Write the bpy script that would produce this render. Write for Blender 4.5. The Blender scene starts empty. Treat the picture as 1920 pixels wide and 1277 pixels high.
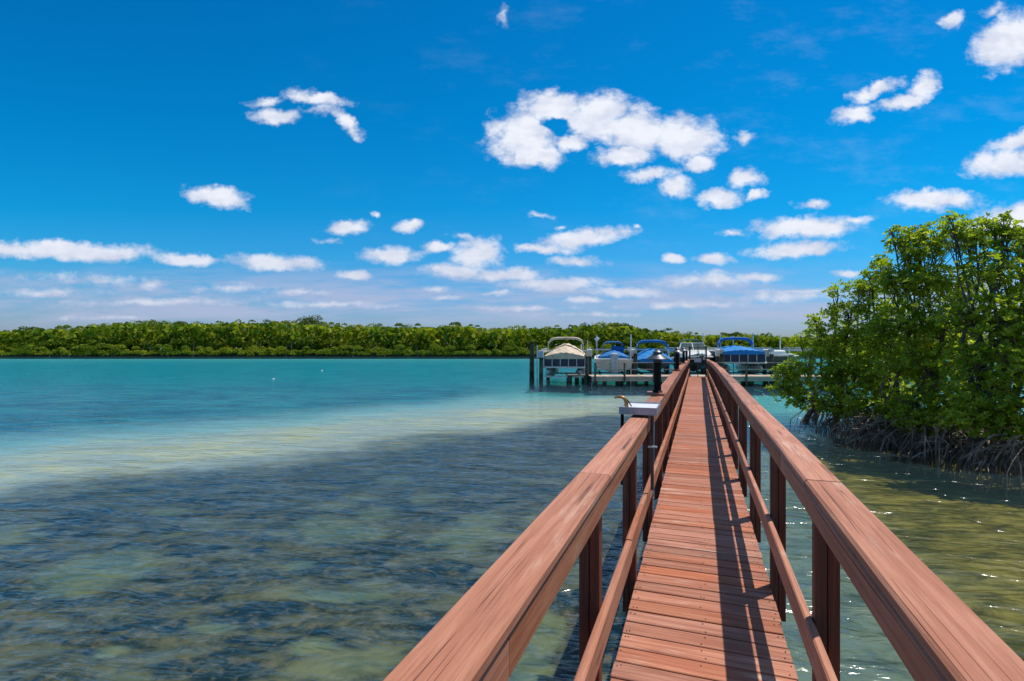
import bpy, math, random
import numpy as np
from mathutils import Vector, Matrix, noise as mnoise
S = bpy.context.scene
C = S.collection
R = math.radians
# ------------------------------------------------------------------ camera
EYE = 2.08; F = 990.0; HOR = 646.0
TH = math.atan(352/990); ST, CT = math.sin(TH), math.cos(TH)
cam_d = bpy.data.cameras.new('camera'); cam = bpy.data.objects.new('camera', cam_d); C.objects.link(cam)
cam.location = (0, 0, EYE); cam.rotation_euler = (R(90), 0, 0)
cam_d.sensor_width = 36; cam_d.lens = F/1920*36; cam_d.shift_y = (HOR-638.5)/1920
cam_d.clip_start = .05; cam_d.clip_end = 20000
S.camera = cam
S.view_settings.view_transform = 'Standard'; S.view_settings.look = 'None'
S.view_settings.exposure = 0; S.view_settings.gamma = 1
# sun: lateral .279, along .32 per metre of height in pier axes
def pier2w(x, s, z=0): return Vector((x*CT + s*ST, -x*ST + s*CT, z))
sv = pier2w(.279, .32, 1).normalized()
SUN_EL = math.asin(sv.z); SUN_AZ = math.atan2(sv.x, sv.y)
sun_d = bpy.data.lights.new('sun', 'SUN'); sun = bpy.data.objects.new('sun', sun_d); C.objects.link(sun)
sun_d.energy = 4.7; sun_d.angle = R(.5); sun_d.color = (1, .94, .83)
sun.rotation_euler = sv.to_track_quat('Z', 'Y').to_euler()

# ------------------------------------------------------------------ node helpers
class NT:
    def __init__(s, tree): s.t = tree; s.n = tree.nodes; s.l = tree.links
    def new(s, typ, **kw):
        n = s.n.new(typ)
        for k, v in kw.items():
            if k[0] == 'i' and k[1:].isdigit(): s.put(n.inputs[int(k[1:])], v)
            elif k.startswith('in_'): s.put(n.inputs[k[3:].replace('_', ' ')], v)
            else: setattr(n, k, v)
        return n
    def put(s, sock, v):
        if isinstance(v, bpy.types.NodeSocket): s.l.new(v, sock)
        elif isinstance(v, bpy.types.Node): s.l.new(v.outputs[0], sock)
        else:
            if sock.type == 'RGBA' and len(v) == 3: v = (*v, 1)
            sock.default_value = v
    def m(s, op, a, b=None, c=None, clamp=False):
        n = s.n.new('ShaderNodeMath'); n.operation = op; n.use_clamp = clamp
        for i, v in enumerate((a, b, c)):
            if v is not None: s.put(n.inputs[i], v)
        return n.outputs[0]
    def vm(s, op, a, b=None):
        n = s.n.new('ShaderNodeVectorMath'); n.operation = op
        s.put(n.inputs[0], a)
        if b is not None: s.put(n.inputs[1], b)
        return n.outputs[0]
    def mix(s, f, a, b, blend='MIX'):
        n = s.n.new('ShaderNodeMix'); n.data_type = 'RGBA'; n.blend_type = blend
        s.put(n.inputs[0], f); s.put(n.inputs[6], a); s.put(n.inputs[7], b)
        return n.outputs[2]
    def sms(s, x, a, b, o0=0., o1=1.):
        n = s.n.new('ShaderNodeMapRange'); n.interpolation_type = 'SMOOTHSTEP'
        for i, v in enumerate((x, a, b, o0, o1)): s.put(n.inputs[i], v)
        return n.outputs[0]
    def noise(s, vec, scale, detail=4, rough=.5, dist=0, col=False):
        n = s.n.new('ShaderNodeTexNoise'); s.put(n.inputs['Vector'], vec)
        n.inputs['Scale'].default_value = scale; n.inputs['Detail'].default_value = detail
        n.inputs['Roughness'].default_value = rough; n.inputs['Distortion'].default_value = dist
        return n.outputs[1 if col else 0]
    def ramp(s, f, stops):
        n = s.n.new('ShaderNodeValToRGB'); s.put(n.inputs[0], f); e = n.color_ramp.elements
        e[0].position = stops[0][0]; e[0].color = (*stops[0][1], 1)
        e[1].position = stops[-1][0]; e[1].color = (*stops[-1][1], 1)
        for p, c in stops[1:-1]: q = e.new(p); q.color = (*c, 1)
        return n.outputs[0]
def new_mat(name):
    m = bpy.data.materials.new(name); m.use_nodes = True
    nt = NT(m.node_tree); b = nt.n['Principled BSDF']
    return m, nt, b, nt.n['Material Output']

# ------------------------------------------------------------------ world: sky with fair-weather clouds
W = bpy.data.worlds.new('World'); S.world = W; W.use_nodes = True
nt = NT(W.node_tree); nt.n.clear()
SKYS = .1
sky = nt.new('ShaderNodeTexSky', sky_type='NISHITA', sun_disc=False, sun_elevation=SUN_EL, sun_rotation=SUN_AZ)
sky.air_density = 1.0; sky.dust_density = .6; sky.ozone_density = 2.5
geo = nt.new('ShaderNodeTexCoord')
sep = nt.new('ShaderNodeSeparateXYZ', i0=geo.outputs['Generated'])
yy = nt.m('MAXIMUM', nt.m('ABSOLUTE', sep.outputs[1]), .02)
P = nt.m('DIVIDE', sep.outputs[0], yy); Q = nt.m('DIVIDE', sep.outputs[2], yy)
PQ = nt.new('ShaderNodeCombineXYZ', i0=P, i1=Q).outputs[0]
w1 = nt.noise(PQ, 22, 5, .6, col=True); w2 = nt.noise(PQ, 5, 2, .5, col=True)
warp = nt.vm('ADD', nt.vm('MULTIPLY', nt.vm('SUBTRACT', w1, (.5, .5, .5)), (.05, .04, 0)),
             nt.vm('MULTIPLY', nt.vm('SUBTRACT', w2, (.5, .5, .5)), (.05, .02, 0)))
qfade = nt.sms(Q, .02, .35, .35, 1.0)
wv = nt.new('ShaderNodeVectorMath', operation='SCALE', i0=warp); nt.put(wv.inputs['Scale'], qfade)
PQW = nt.vm('ADD', PQ, wv.outputs[0])
CL = [(300,566,260,12,1,.5),(90,548,170,12,0,.48),(620,572,200,10,0,.5),(980,578,180,9,0,.45),(1300,572,200,11,1,.5),(560,548,120,10,0,.45),(1500,545,90,8,0,.5),(1100,590,160,8,0,.4),(200,596,200,7,0,.35),(975,255,82,62,0,1),(1035,205,75,44,0,1),(1110,228,90,46,0,1),(1130,205,80,42,0,1),(1195,245,80,58,0,1),(1280,255,95,52,0,1),
(1165,290,70,28,0,.9),(1005,288,62,36,0,.95),(1065,268,46,24,0,.9),(1215,328,78,18,6,.8),(1272,348,52,30,0,.9),(1316,303,40,22,10,1),(1352,371,54,26,0,.95),
(1402,338,40,24,0,.9),(1425,368,30,12,15,.8),(512,217,54,22,-5,.85),(500,190,44,14,0,.55),(595,186,85,18,-8,.8),(647,230,48,20,-38,.85),(590,205,50,16,0,.45),
(412,371,74,26,-9,.95),(943,28,14,30,0,.34),(1895,78,95,62,25,1.1),(1786,40,32,20,10,.8),(1862,20,45,14,15,.5),
(1605,218,60,22,10,.85),(1640,172,62,20,25,.85),(1700,188,60,20,20,.9),(1725,160,42,28,40,.95),(1885,300,90,36,10,.95),(1900,262,75,24,18,.8),
(1755,376,115,24,2,.85),(1520,386,52,14,3,.7),(1515,428,140,26,3,.85),(1600,415,60,14,8,.6),(1490,468,125,22,3,.85),(1400,256,32,16,0,.6),
(1900,412,150,48,14,.8),(1595,514,42,12,0,.8),(1370,434,34,11,0,.65),(650,428,54,18,0,.9),(762,427,40,15,8,.8),(700,406,18,8,0,.6),
(738,477,78,22,0,.85),(820,463,46,14,0,.75),(895,476,66,38,8,.85),(855,508,80,20,0,.75),(950,514,100,18,0,.8),(870,445,50,12,-10,.5),
(1020,467,75,14,0,.8),(1095,448,110,24,7,.85),(1080,490,90,14,-3,.55),(1258,487,32,12,0,.8),(1337,486,54,14,0,.85),(1335,524,150,20,3,.6),
(1420,518,70,14,0,.6),(1040,532,140,17,0,.75),(1175,546,115,14,-2,.75),(1090,562,66,9,0,.65),(665,516,46,12,0,.85),(515,492,125,20,-3,.85),
(350,486,74,16,-2,.9),(150,470,190,25,-2,.9),(10,468,90,22,0,.85),(150,522,220,17,-3,.42),(285,530,46,14,0,.5),(930,549,44,9,0,.6),
(820,541,44,9,0,.55),(842,557,46,9,0,.55),(430,538,150,16,0,.4),(1480,556,190,16,2,.5),(1020,408,50,8,0,.45),(620,450,44,10,0,.35),(1190,428,12,8,0,.5),(1055,427,20,8,0,.5)]
fld = None
for (u, v, ru, rv, rot, w) in CL:
    mp = nt.new('ShaderNodeMapping', vector_type='TEXTURE', in_Vector=PQW, in_Location=((u-960)/F, (HOR-v)/F, 0),
                in_Rotation=(0, 0, R(rot)), in_Scale=(ru/F*1.08, rv/F*1.1, 1))
    g = nt.new('ShaderNodeTexGradient', gradient_type='SPHERICAL', in_Vector=mp.outputs[0])
    val = nt.m('MULTIPLY', g.outputs[1], w)
    fld = val if fld is None else nt.m('MAXIMUM', fld, val)
hole = nt.new('ShaderNodeTexGradient', gradient_type='SPHERICAL', in_Vector=nt.new('ShaderNodeMapping', vector_type='TEXTURE', in_Vector=PQW,
                in_Location=((1040-960)/F, (HOR-232)/F, 0), in_Rotation=(0, 0, R(-30)), in_Scale=(40/F, 19/F, 1)).outputs[0])
fld = nt.m('SUBTRACT', fld, nt.m('MULTIPLY', hole.outputs[1], .85))
n1 = nt.noise(nt.vm('MULTIPLY', PQ, (1, 1.5, 1)), 30, 8, .62)
n0 = nt.noise(nt.vm('MULTIPLY', PQ, (1, 1.7, 1)), 12, 3, .5)
nn = nt.m('ADD', nt.m('MULTIPLY', nt.m('SUBTRACT', n1, .5), .85), nt.m('MULTIPLY', nt.m('SUBTRACT', n0, .5), .35))
dens = nt.m('ADD', fld, nn)
mask = nt.m('MULTIPLY', nt.sms(dens, .10, .60), nt.sms(fld, .0, .12))
front = nt.m('GREATER_THAN', sep.outputs[1], 0.)
# clouds out of the picture, from a plain noise
gen = nt.noise(nt.vm('MULTIPLY', PQ, (1, 2.2, 1)), 2.6, 7, .6)
gm = nt.m('MULTIPLY', nt.sms(gen, .56, .7), nt.m('SUBTRACT', 1., front))
mask = nt.m('ADD', nt.m('MULTIPLY', mask, front), gm, clamp=True)
mask = nt.m('MULTIPLY', mask, nt.sms(Q, .02, .2, .82, .98))
# pale grey bands low over the horizon
sn = nt.noise(nt.vm('MULTIPLY', PQ, (1, 7, 1)), 4, 6, .6)
band = nt.m('MULTIPLY', nt.sms(sn, .36, .62), nt.m('MULTIPLY', nt.sms(Q, .02, .06), nt.sms(Q, .17, .09)))
wisp = nt.m('MULTIPLY', nt.sms(nt.noise(nt.vm('MULTIPLY', PQ, (1, 2.5, 1)), 5, 8, .68), .5, .8), nt.m('MULTIPLY', nt.sms(Q, .1, .2), nt.sms(P, -.6, .6, 0., .14)))
# colour of the clear sky: the physical sky, polarised deeper and bluer with height, then neutral above the view for less blue fill light
tint = nt.ramp(nt.m('MULTIPLY', Q, .7), [(0, (.58, .70, 1.08)), (.05, (.50, .78, 1.20)), (.11, (.16, .85, 1.28)), (.18, (.03, .87, 1.31)), (.30, (.005, .83, 1.31)), (.47, (.004, .74, 1.26)), (.72, (.55, .85, 1.0)), (1, (.62, .85, .95))])
skyc = nt.mix(1., sky.outputs[0], tint, 'MULTIPLY')
hs = nt.m('MULTIPLY', nt.m('SUBTRACT', 1., nt.sms(Q, -.02, .10)), .0)
shade = nt.noise(nt.vm('MULTIPLY', PQ, (1, 1.8, 1)), 16, 5, .55)
low = nt.sms(Q, .05, .28)
cw = nt.mix(low, (7.1, 7.4, 8.6), (8.9, 9.2, 10.0))
cg = nt.mix(low, (5.2, 5.8, 7.5), (5.9, 6.5, 8.2))
cc = nt.mix(nt.m('MULTIPLY', nt.sms(shade, .38, .66), nt.sms(dens, .2, .75, 1., .6)), cw, cg)
col = nt.mix(nt.m('MULTIPLY', band, .75), skyc, (4.5, 5.05, 7.1))
col = nt.mix(wisp, col, (5.5, 6.6, 8.6))
col = nt.mix(mask, col, cc)
bg = nt.new('ShaderNodeBackground', in_Color=col, in_Strength=SKYS)
wo = nt.new('ShaderNodeOutputWorld', in_Surface=bg.outputs[0])
W.cycles.sampling_method = 'MANUAL'; W.cycles.sample_map_resolution = 512
# ------------------------------------------------------------------ mesh helpers
class MB:
    def __init__(s): s.v = []; s.f = []; s.mi = []
    def add(s, vs, fs, mi=0):
        o = len(s.v); s.v += [tuple(p) for p in vs]; s.f += [tuple(i+o for i in f) for f in fs]; s.mi += [mi]*len(fs)
    def box(s, x0, x1, y0, y1, z0, z1, ch=0, mi=0, M=None):
        if ch <= 0:
            vs = [(x, y, z) for z in (z0, z1) for y in (y0, y1) for x in (x0, x1)]
            fs = [(0,2,3,1),(4,5,7,6),(0,1,5,4),(2,6,7,3),(0,4,6,2),(1,3,7,5)]
        else:
            import bmesh
            bm = bmesh.new(); bmesh.ops.create_cube(bm, size=1)
            bmesh.ops.scale(bm, vec=(x1-x0, y1-y0, z1-z0), verts=bm.verts)
            bmesh.ops.translate(bm, vec=((x0+x1)/2, (y0+y1)/2, (z0+z1)/2), verts=bm.verts)
            bmesh.ops.bevel(bm, geom=bm.edges[:], offset=ch, segments=1, affect='EDGES')
            bm.verts.index_update(); vs = [tuple(v.co) for v in bm.verts]; fs = [tuple(v.index for v in f.verts) for f in bm.faces]; bm.free()
        if M is not None: vs = [tuple(M @ Vector(p)) for p in vs]
        s.add(vs, fs, mi); return s
    def tube(s, pts, r, n=8, mi=0, cap=True):
        pts = [Vector(p) for p in pts]; rs = r if isinstance(r, (list, tuple)) else [r]*len(pts)
        vs = []; fs = []
        up = Vector((0, 0, 1)); prev = None
        for i, p in enumerate(pts):
            t = (pts[min(i+1, len(pts)-1)] - pts[max(i-1, 0)])
            if t.length < 1e-9: t = Vector((0, 0, 1))
            t.normalize()
            if prev is None:
                a = t.cross(up)
                if a.length < .1: a = t.cross(Vector((1, 0, 0)))
            else: a = prev - t*prev.dot(t)
            a.normalize(); prev = a; b = t.cross(a)
            for k in range(n):
                an = 2*math.pi*k/n; vs.append(p + (a*math.cos(an)+b*math.sin(an))*rs[i])
        for i in range(len(pts)-1):
            for k in range(n):
                k2 = (k+1) % n; fs.append((i*n+k, i*n+k2, (i+1)*n+k2, (i+1)*n+k))
        if cap: fs.append(tuple(range(n-1, -1, -1))); fs.append(tuple((len(pts)-1)*n+k for k in range(n)))
        s.add(vs, fs, mi); return s
    def lathe(s, prof, c=(0, 0, 0), n=20, mi=0):
        vs = []; fs = []
        for r, z in prof:
            for k in range(n):
                a = 2*math.pi*k/n; vs.append((c[0]+r*math.cos(a), c[1]+r*math.sin(a), c[2]+z))
        for i in range(len(prof)-1):
            for k in range(n):
                k2 = (k+1) % n; fs.append((i*n+k, i*n+k2, (i+1)*n+k2, (i+1)*n+k))
        fs.append(tuple(range(n-1, -1, -1))); fs.append(tuple((len(prof)-1)*n+k for k in range(n)))
        s.add(vs, fs, mi); return s
    def loft(s, secs, closed=True, caps=True, mi=0):
        n = len(secs[0]); vs = [p for sec in secs for p in sec]; fs = []
        for i in range(len(secs)-1):
            for k in range(n if closed else n-1):
                k2 = (k+1) % n; fs.append((i*n+k, i*n+k2, (i+1)*n+k2, (i+1)*n+k))
        if caps: fs.append(tuple(range(n-1, -1, -1))); fs.append(tuple((len(secs)-1)*n+k for k in range(n)))
        s.add(vs, fs, mi); return s
    def build(s, name, mats, parent=None, smooth=False):
        me = bpy.data.meshes.new(name); me.from_pydata(s.v, [], s.f)
        if not isinstance(mats, (list, tuple)): mats = [mats]
        for m in mats: me.materials.append(m)
        if len(mats) > 1: me.polygons.foreach_set('material_index', s.mi)
        if smooth: me.polygons.foreach_set('use_smooth', [True]*len(me.polygons))
        me.update()
        o = bpy.data.objects.new(name, me); C.objects.link(o)
        if parent: o.parent = parent
        if smooth:
            try: me.set_sharp_from_angle(angle=R(40))
            except Exception: pass
        return o
def tag(o, label=None, cat=None, group=None, kind=None):
    for k, v in (('label', label), ('category', cat), ('group', group), ('kind', kind)):
        if v: o[k] = v
    return o
def empty(name, loc=(0, 0, 0), rz=0):
    o = bpy.data.objects.new(name, None); C.objects.link(o); o.location = loc; o.rotation_euler = (0, 0, rz); o.empty_display_size = .2
    return o
def copy_tree(o, parent=None):
    c = o.copy(); C.objects.link(c); c.parent = parent
    for ch in [x for x in bpy.data.objects if x.parent == o]: copy_tree(ch, c)
    return c
def at(u, v=None, Y=10., z=None):
    x = (u-960)/F*Y
    return Vector((x, Y, EYE + (HOR-v)/F*Y if v is not None else (z or 0)))
def quads(name, centers, ex, ey, mat, parent=None, mid=None, tri=False):
    """many separate leaf faces; ex, ey half axes. mid: fold offset for a keel along ey"""
    n = len(centers)
    if mid is None:
        v = np.stack([centers-ey, centers+ex*.9, centers+ey, centers-ex*.9], 1).reshape(-1, 3)
        vi = np.arange(4*n); ls = np.arange(n)*4; lt = np.full(n, 4)
    else:
        v = np.stack([centers-ey, centers+ex+mid, centers+ex*.8+ey*.6+mid, centers+ey, centers-ex*.8+ey*.6+mid, centers-ex+mid], 1).reshape(-1, 3)
        b = (np.arange(n)*6)[:, None]
        vi = (b + np.array([0, 1, 2, 3, 0, 3, 4, 5])[None]).reshape(-1); ls = np.arange(2*n)*4; lt = np.full(2*n, 4)
    me = bpy.data.meshes.new(name); me.vertices.add(len(v)); me.vertices.foreach_set('co', v.astype(np.float32).ravel())
    me.loops.add(len(vi)); me.loops.foreach_set('vertex_index', vi.astype(np.int32))
    me.polygons.add(len(ls)); me.polygons.foreach_set('loop_start', ls.astype(np.int32)); me.polygons.foreach_set('loop_total', lt.astype(np.int32))
    me.update(calc_edges=True); me.validate()
    me.materials.append(mat)
    o = bpy.data.objects.new(name, me); C.objects.link(o)
    if parent: o.parent = parent
    return o

# ------------------------------------------------------------------ materials
def simple(name, col, rough=.5, metal=0, var=.12, scale=6, bump=0):
    m, t, b, out = new_mat(name)
    tc = t.new('ShaderNodeTexCoord').outputs['Object']
    n = t.noise(tc, scale, 5, .6)
    dark = tuple(c*(1-var*1.6) for c in col); lite = tuple(min(1, c*(1+var)) for c in col)
    t.put(b.inputs['Base Color'], t.mix(t.sms(n, .3, .7), dark, lite))
    b.inputs['Roughness'].default_value = rough; b.inputs['Metallic'].default_value = metal
    if bump:
        bp = t.new('ShaderNodeBump', in_Strength=.5, in_Distance=bump, in_Height=t.noise(tc, scale*5, 4, .6)); t.put(b.inputs['Normal'], bp)
    return m
def wood(name, axis='Y', base=(.37, .130, .066), pale=(.47, .195, .112), dark=(.17, .045, .025), worn=.5):
    """stained lumber: grain along one axis, a tone of its own per board, cracks, knots, worn grey patches"""
    m, t, b, out = new_mat(name)
    tc = t.new('ShaderNodeTexCoord').outputs['Object']
    rnd = t.new('ShaderNodeNewGeometry').outputs['Random Per Island']
    off = t.new('ShaderNodeCombineXYZ', i0=t.m('MULTIPLY', rnd, 37.), i1=t.m('MULTIPLY', rnd, 71.), i2=t.m('MULTIPLY', rnd, 13.)).outputs[0]
    q = t.vm('ADD', tc, off)
    s = {'X': (.09, 1, 1), 'Y': (1, .09, 1), 'Z': (1, 1, .09)}[axis]
    g = t.vm('MULTIPLY', q, s)
    fine = t.noise(t.vm('MULTIPLY', q, tuple(.03 if k < 1 else 1 for k in s)), 210, 3, .6, .2); mid = t.noise(t.vm('MULTIPLY', q, tuple(.045 if k < 1 else 1 for k in s)), 42, 5, .62, .5); big = t.noise(t.vm('MULTIPLY', q, tuple(.35 if k < 1 else 1 for k in s)), 5, 3, .5)
    c = t.mix(t.sms(mid, .36, .66), base, pale)
    c = t.mix(t.m('MULTIPLY', t.sms(fine, .5, .72), .32), c, dark)
    c = t.mix(t.m('MULTIPLY', t.sms(big, .5, .7), .3), c, tuple(x*.72 for x in base))
    # worn, greyed patches
    wr = t.m('MULTIPLY', t.sms(t.noise(t.vm('MULTIPLY', q, tuple(.25 if k < 1 else 1 for k in s)), 9, 5, .65), .55, .70), t.sms(mid, .35, .6))
    c = t.mix(t.m('MULTIPLY', wr, worn), c, (.55, .38, .29))
    # cracks and knots
    ck = t.noise(t.vm('MULTIPLY', q, tuple(.006 if k < 1 else 1 for k in s)), 34, 1, .4, .0)
    line = t.m('SUBTRACT', 1., t.sms(t.m('ABSOLUTE', t.m('SUBTRACT', ck, .5)), .0, .012))
    line = t.m('MULTIPLY', line, t.sms(t.noise(t.vm('MULTIPLY', q, tuple(.4 if k < 1 else 1 for k in s)), 4.5, 2, .5), .46, .56))
    vo = t.new('ShaderNodeTexVoronoi', in_Vector=t.vm('MULTIPLY', q, tuple(.45 if k < 1 else 1 for k in s)), in_Scale=5.5)
    kn = t.m('SUBTRACT', 1., t.sms(vo.outputs[0], .035, .075))
    kn = t.m('MULTIPLY', kn, t.sms(t.noise(q, 3.1, 1), .5, .56))
    c = t.mix(t.m('MULTIPLY', line, .85), c, (.035, .015, .012)); c = t.mix(t.m('MULTIPLY', kn, .8), c, (.07, .03, .022))
    hsv = t.new('ShaderNodeHueSaturation', in_Color=c, in_Value=t.m('ADD', .76, t.m('MULTIPLY', rnd, .42)), in_Saturation=t.m('ADD', .9, t.m('MULTIPLY', t.m('FRACT', t.m('MULTIPLY', rnd, 7.3)), .2)))
    t.put(b.inputs['Base Color'], hsv)
    b.inputs['Roughness'].default_value = .62; b.inputs['Specular IOR Level'].default_value = .3
    h = t.m('SUBTRACT', t.m('ADD', t.m('MULTIPLY', fine, .5), mid), t.m('ADD', t.m('MULTIPLY', line, 2.5), kn))
    t.put(b.inputs['Normal'], t.new('ShaderNodeBump', in_Strength=.55, in_Distance=.004, in_Height=h))
    return m
MW_Y = wood('stained_wood_along', 'Y'); MW_X = wood('stained_wood_across', 'X', base=(.34, .108, .055), pale=(.48, .198, .118), worn=.8); MW_Z = wood('stained_wood_upright_shaded', 'Z', base=(.105, .026, .015), pale=(.155, .045, .026), dark=(.05,.013,.008), worn=.12)  # upright wood: same lumber, darkened to paint in the posts' backlit shade
M_dark_screw = simple('rusty_screw', (.05, .03, .025), .6, .5)
M_grey_wood = wood('weathered_dock_wood', 'X', base=(.34, .27, .21), pale=(.5, .42, .34), dark=(.16, .12, .1))
M_pile = simple('tarred_pile', (.055, .06, .045), .85, 0, .5, 3, .01)
M_dockpost = simple('old_post_wood', (.12, .09, .07), .8, 0, .4, 6, .005)
M_black = simple('black_painted_metal', (.008, .008, .009), .6, 0, .3, 12)
M_black.node_tree.nodes['Principled BSDF'].inputs['Specular IOR Level'].default_value = .15
M_hat = simple('dark_grey_lamp_metal', (.10, .105, .12), .35, .6, .2, 10)
M_lens = simple('smoked_lamp_glass', (.05, .045, .04), .12)
M_steel = simple('brushed_tray_metal', (.38, .39, .45), .38, .5, .1, 20)
M_pvc = simple('white_pipe', (.72, .74, .72), .45, 0, .1, 5)
M_brass = simple('brass', (.50, .22, .06), .4, .5, .3, 40)
M_bronze = simple('bronzed_pole', (.10, .06, .06), .4, .3)
M_white = simple('white_gelcoat', (.85, .85, .82), .25, 0, .08, 2)
M_cream = simple('cream_gelcoat', (.70, .64, .50), .3, 0, .12, 2)
M_beigefab = simple('beige_canvas', (.60, .49, .37), .85, 0, .16, 4, .01)
M_blue = simple('bright_blue_canvas', (.0, .20, .56), .75, 0, .15, 4, .01)
M_royal = simple('royal_blue_canvas', (.004, .15, .46), .75, 0, .2, 4, .01)
M_navy = simple('navy_panel', (.012, .02, .055), .35, 0, .4, 3)
M_green = simple('dark_green_canvas', (.01, .10, .085), .8, 0, .2, 4)
M_dark = simple('dark_hull', (.02, .03, .032), .3, 0, .4, 3)
M_alu = simple('aluminium', (.55, .58, .58), .4, .5, .15, 4)
M_glass = simple('tinted_glass', (.06, .09, .09), .08)
M_boxm = simple('cream_motor_box', (.72, .66, .54), .5, 0, .15, 5)
M_boxb = simple('pale_blue_motor_box', (.36, .45, .52), .5, 0, .15, 5)
M_sign = simple('pale_sign', (.50, .52, .62), .5, 0, .08, 30)
M_seat = simple('tan_vinyl', (.42, .2, .08), .6)
def leafmat(name, a, bcol, c3, rough=.45, trans=.35, ps=.6, spec=.35):
    m, t, b, out = new_mat(name)
    tc = t.new('ShaderNodeTexCoord').outputs['Object']; rnd = t.new('ShaderNodeNewGeometry').outputs['Random Per Island']
    n = t.noise(tc, ps, 3, .55)
    c = t.mix(t.sms(n, .38, .64), a, bcol)
    c = t.mix(t.sms(rnd, .80, .98, 0., .75), c, c3)
    hs = t.new('ShaderNodeHueSaturation', in_Color=c, in_Value=t.m('ADD', .65, t.m('MULTIPLY', t.m('FRACT', t.m('MULTIPLY', rnd, 9.7)), .7)))
    t.put(b.inputs['Base Color'], hs); b.inputs['Roughness'].default_value = rough; b.inputs['Specular IOR Level'].default_value = spec
    tr = t.new('ShaderNodeBsdfTranslucent', in_Color=t.mix(1., hs.outputs[0], (1.25, 1.35, .5), 'MULTIPLY'))
    mx = t.new('ShaderNodeMixShader', i0=trans, i1=b.outputs[0], i2=tr.outputs[0])
    t.put(out.inputs[0], mx)
    return m
M_leaf = leafmat('mangrove_leaf', (.21, .31, .025), (.42, .50, .04), (.60, .55, .05), .40, .50, 1.1)
M_far = leafmat('far_mangrove_leaf', (.115, .185, .014), (.26, .29, .016), (.30, .34, .02), .7, .34, .16, .15)
M_fard = leafmat('far_dark_leaf', (.07, .11, .02), (.12, .16, .02), (.15, .18, .03), .7, .2, .3, .15)
M_bark = simple('grey_mangrove_bark', (.15, .115, .095), .85, 0, .45, 8, .01)
M_root = simple('pale_prop_root', (.23, .165, .125), .8, 0, .5, 5, .006)
M_mud = simple('dark_mud', (.035, .028, .02), .8, 0, .4, 2, .03)

# ------------------------------------------------------------------ sea bed and water
KB = 1.22     # bed pattern scale (bed lies .45 below the surface)
m_bed, t, b, out = new_mat('sea_bed_sand_and_seagrass')
pos = t.new('ShaderNodeNewGeometry').outputs['Position']
ps = t.new('ShaderNodeSeparateXYZ', i0=t.vm('MULTIPLY', pos, (1/KB, 1/KB, 1)))
X, Y = ps.outputs[0], ps.outputs[1]
wn = t.m('MULTIPLY', t.m('SUBTRACT', t.noise(pos, .22, 4, .55), .5), 3.2)
d = t.m('ADD', t.m('DIVIDE', t.m('SUBTRACT', t.m('SUBTRACT', Y, 13.5), t.m('MULTIPLY', X, .86)), 1.32), wn)
Yn = t.m('ADD', Y, t.m('MULTIPLY', wn, 1.6))
streak = t.noise(t.vm('MULTIPLY', pos, (.45, 1, 1)), 1.1, 6, .65)
rocks = t.noise(t.vm('MULTIPLY', pos, (.6, 1, 1)), 3.1, 7, .72, .5)
grass = t.mix(t.sms(rocks, .40, .62), (.009, .015, .015), (.115, .105, .048))
grass = t.mix(t.sms(t.noise(pos, 7, 4, .7), .50, .68, 0., .5), grass, (.22, .16, .085))
grass = t.mix(t.sms(t.noise(t.vm('MULTIPLY', pos, (.6, 1, 1)), .95, 3, .5, .3), .57, .66), grass, t.mix(t.sms(rocks, .35, .6), (.10, .11, .055), (.19, .185, .09)))
pf_ = None
for (u_, v_, a_, b_) in ((195,1065,150,48),(150,1100,90,30),(610,985,85,24),(660,1000,90,24),(700,965,60,16),(870,1010,85,34),(905,975,60,20),(735,898,50,12),(585,1215,70,22),(205,1225,50,22),(30,1010,60,18),(800,935,50,12),(640,1120,110,16),(320,960,50,9),(1015,1180,60,50),(990,1260,80,40),(560,1060,40,12),(400,1180,60,12)):
    ys = F*EYE/(v_-HOR); xs = (u_-960)/F*ys; ya = abs(F*EYE/(v_-b_-HOR)-ys); xa = a_/F*ys
    mp_ = t.new('ShaderNodeMapping', vector_type='TEXTURE', in_Vector=t.new('ShaderNodeCombineXYZ', i0=X, i1=Y).outputs[0], in_Location=(xs, ys, 0), in_Scale=(xa*.95, ya*1.05, 1))
    gv = t.new('ShaderNodeTexGradient', gradient_type='SPHERICAL', in_Vector=mp_.outputs[0]).outputs[1]
    pf_ = gv if pf_ is None else t.m('MAXIMUM', pf_, gv)
pn = t.noise(t.vm('MULTIPLY', pos, (.7, 1, 1)), 2.2, 5, .65)
pmask = t.m('MULTIPLY', t.sms(t.m('ADD', pf_, t.m('MULTIPLY', t.m('SUBTRACT', pn, .5), 1.8)), .05, .55), t.sms(pf_, 0., .22))
grass = t.mix(t.m('MULTIPLY', pmask, .8), grass, t.mix(t.sms(rocks, .38, .62), (.10, .13, .075), (.19, .20, .09)))
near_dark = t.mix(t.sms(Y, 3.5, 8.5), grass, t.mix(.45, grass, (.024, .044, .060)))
d = t.m('ADD', d, t.m('MULTIPLY', t.m('SUBTRACT', t.noise(t.vm('MULTIPLY', pos, (.6, 1, 1)), 1.4, 5, .65), .5), 2.2))
sand = t.mix(t.sms(streak, .42, .66), (.37, .40, .34), (.53, .49, .27))
sand = t.mix(t.sms(t.m('SUBTRACT', d, 2.2), 0., 3.), sand, (.24, .43, .42))
gpatch = t.mix(t.sms(streak, .38, .62), (.005, .09, .125), (.02, .22, .24))
teal = t.mix(t.sms(streak, .35, .65), (.0, .15, .18), (.0, .25, .25))
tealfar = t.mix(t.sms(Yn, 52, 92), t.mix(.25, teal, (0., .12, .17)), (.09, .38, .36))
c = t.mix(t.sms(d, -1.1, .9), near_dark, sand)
c = t.mix(t.sms(d, 3.8, 7.8), c, gpatch)
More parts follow.
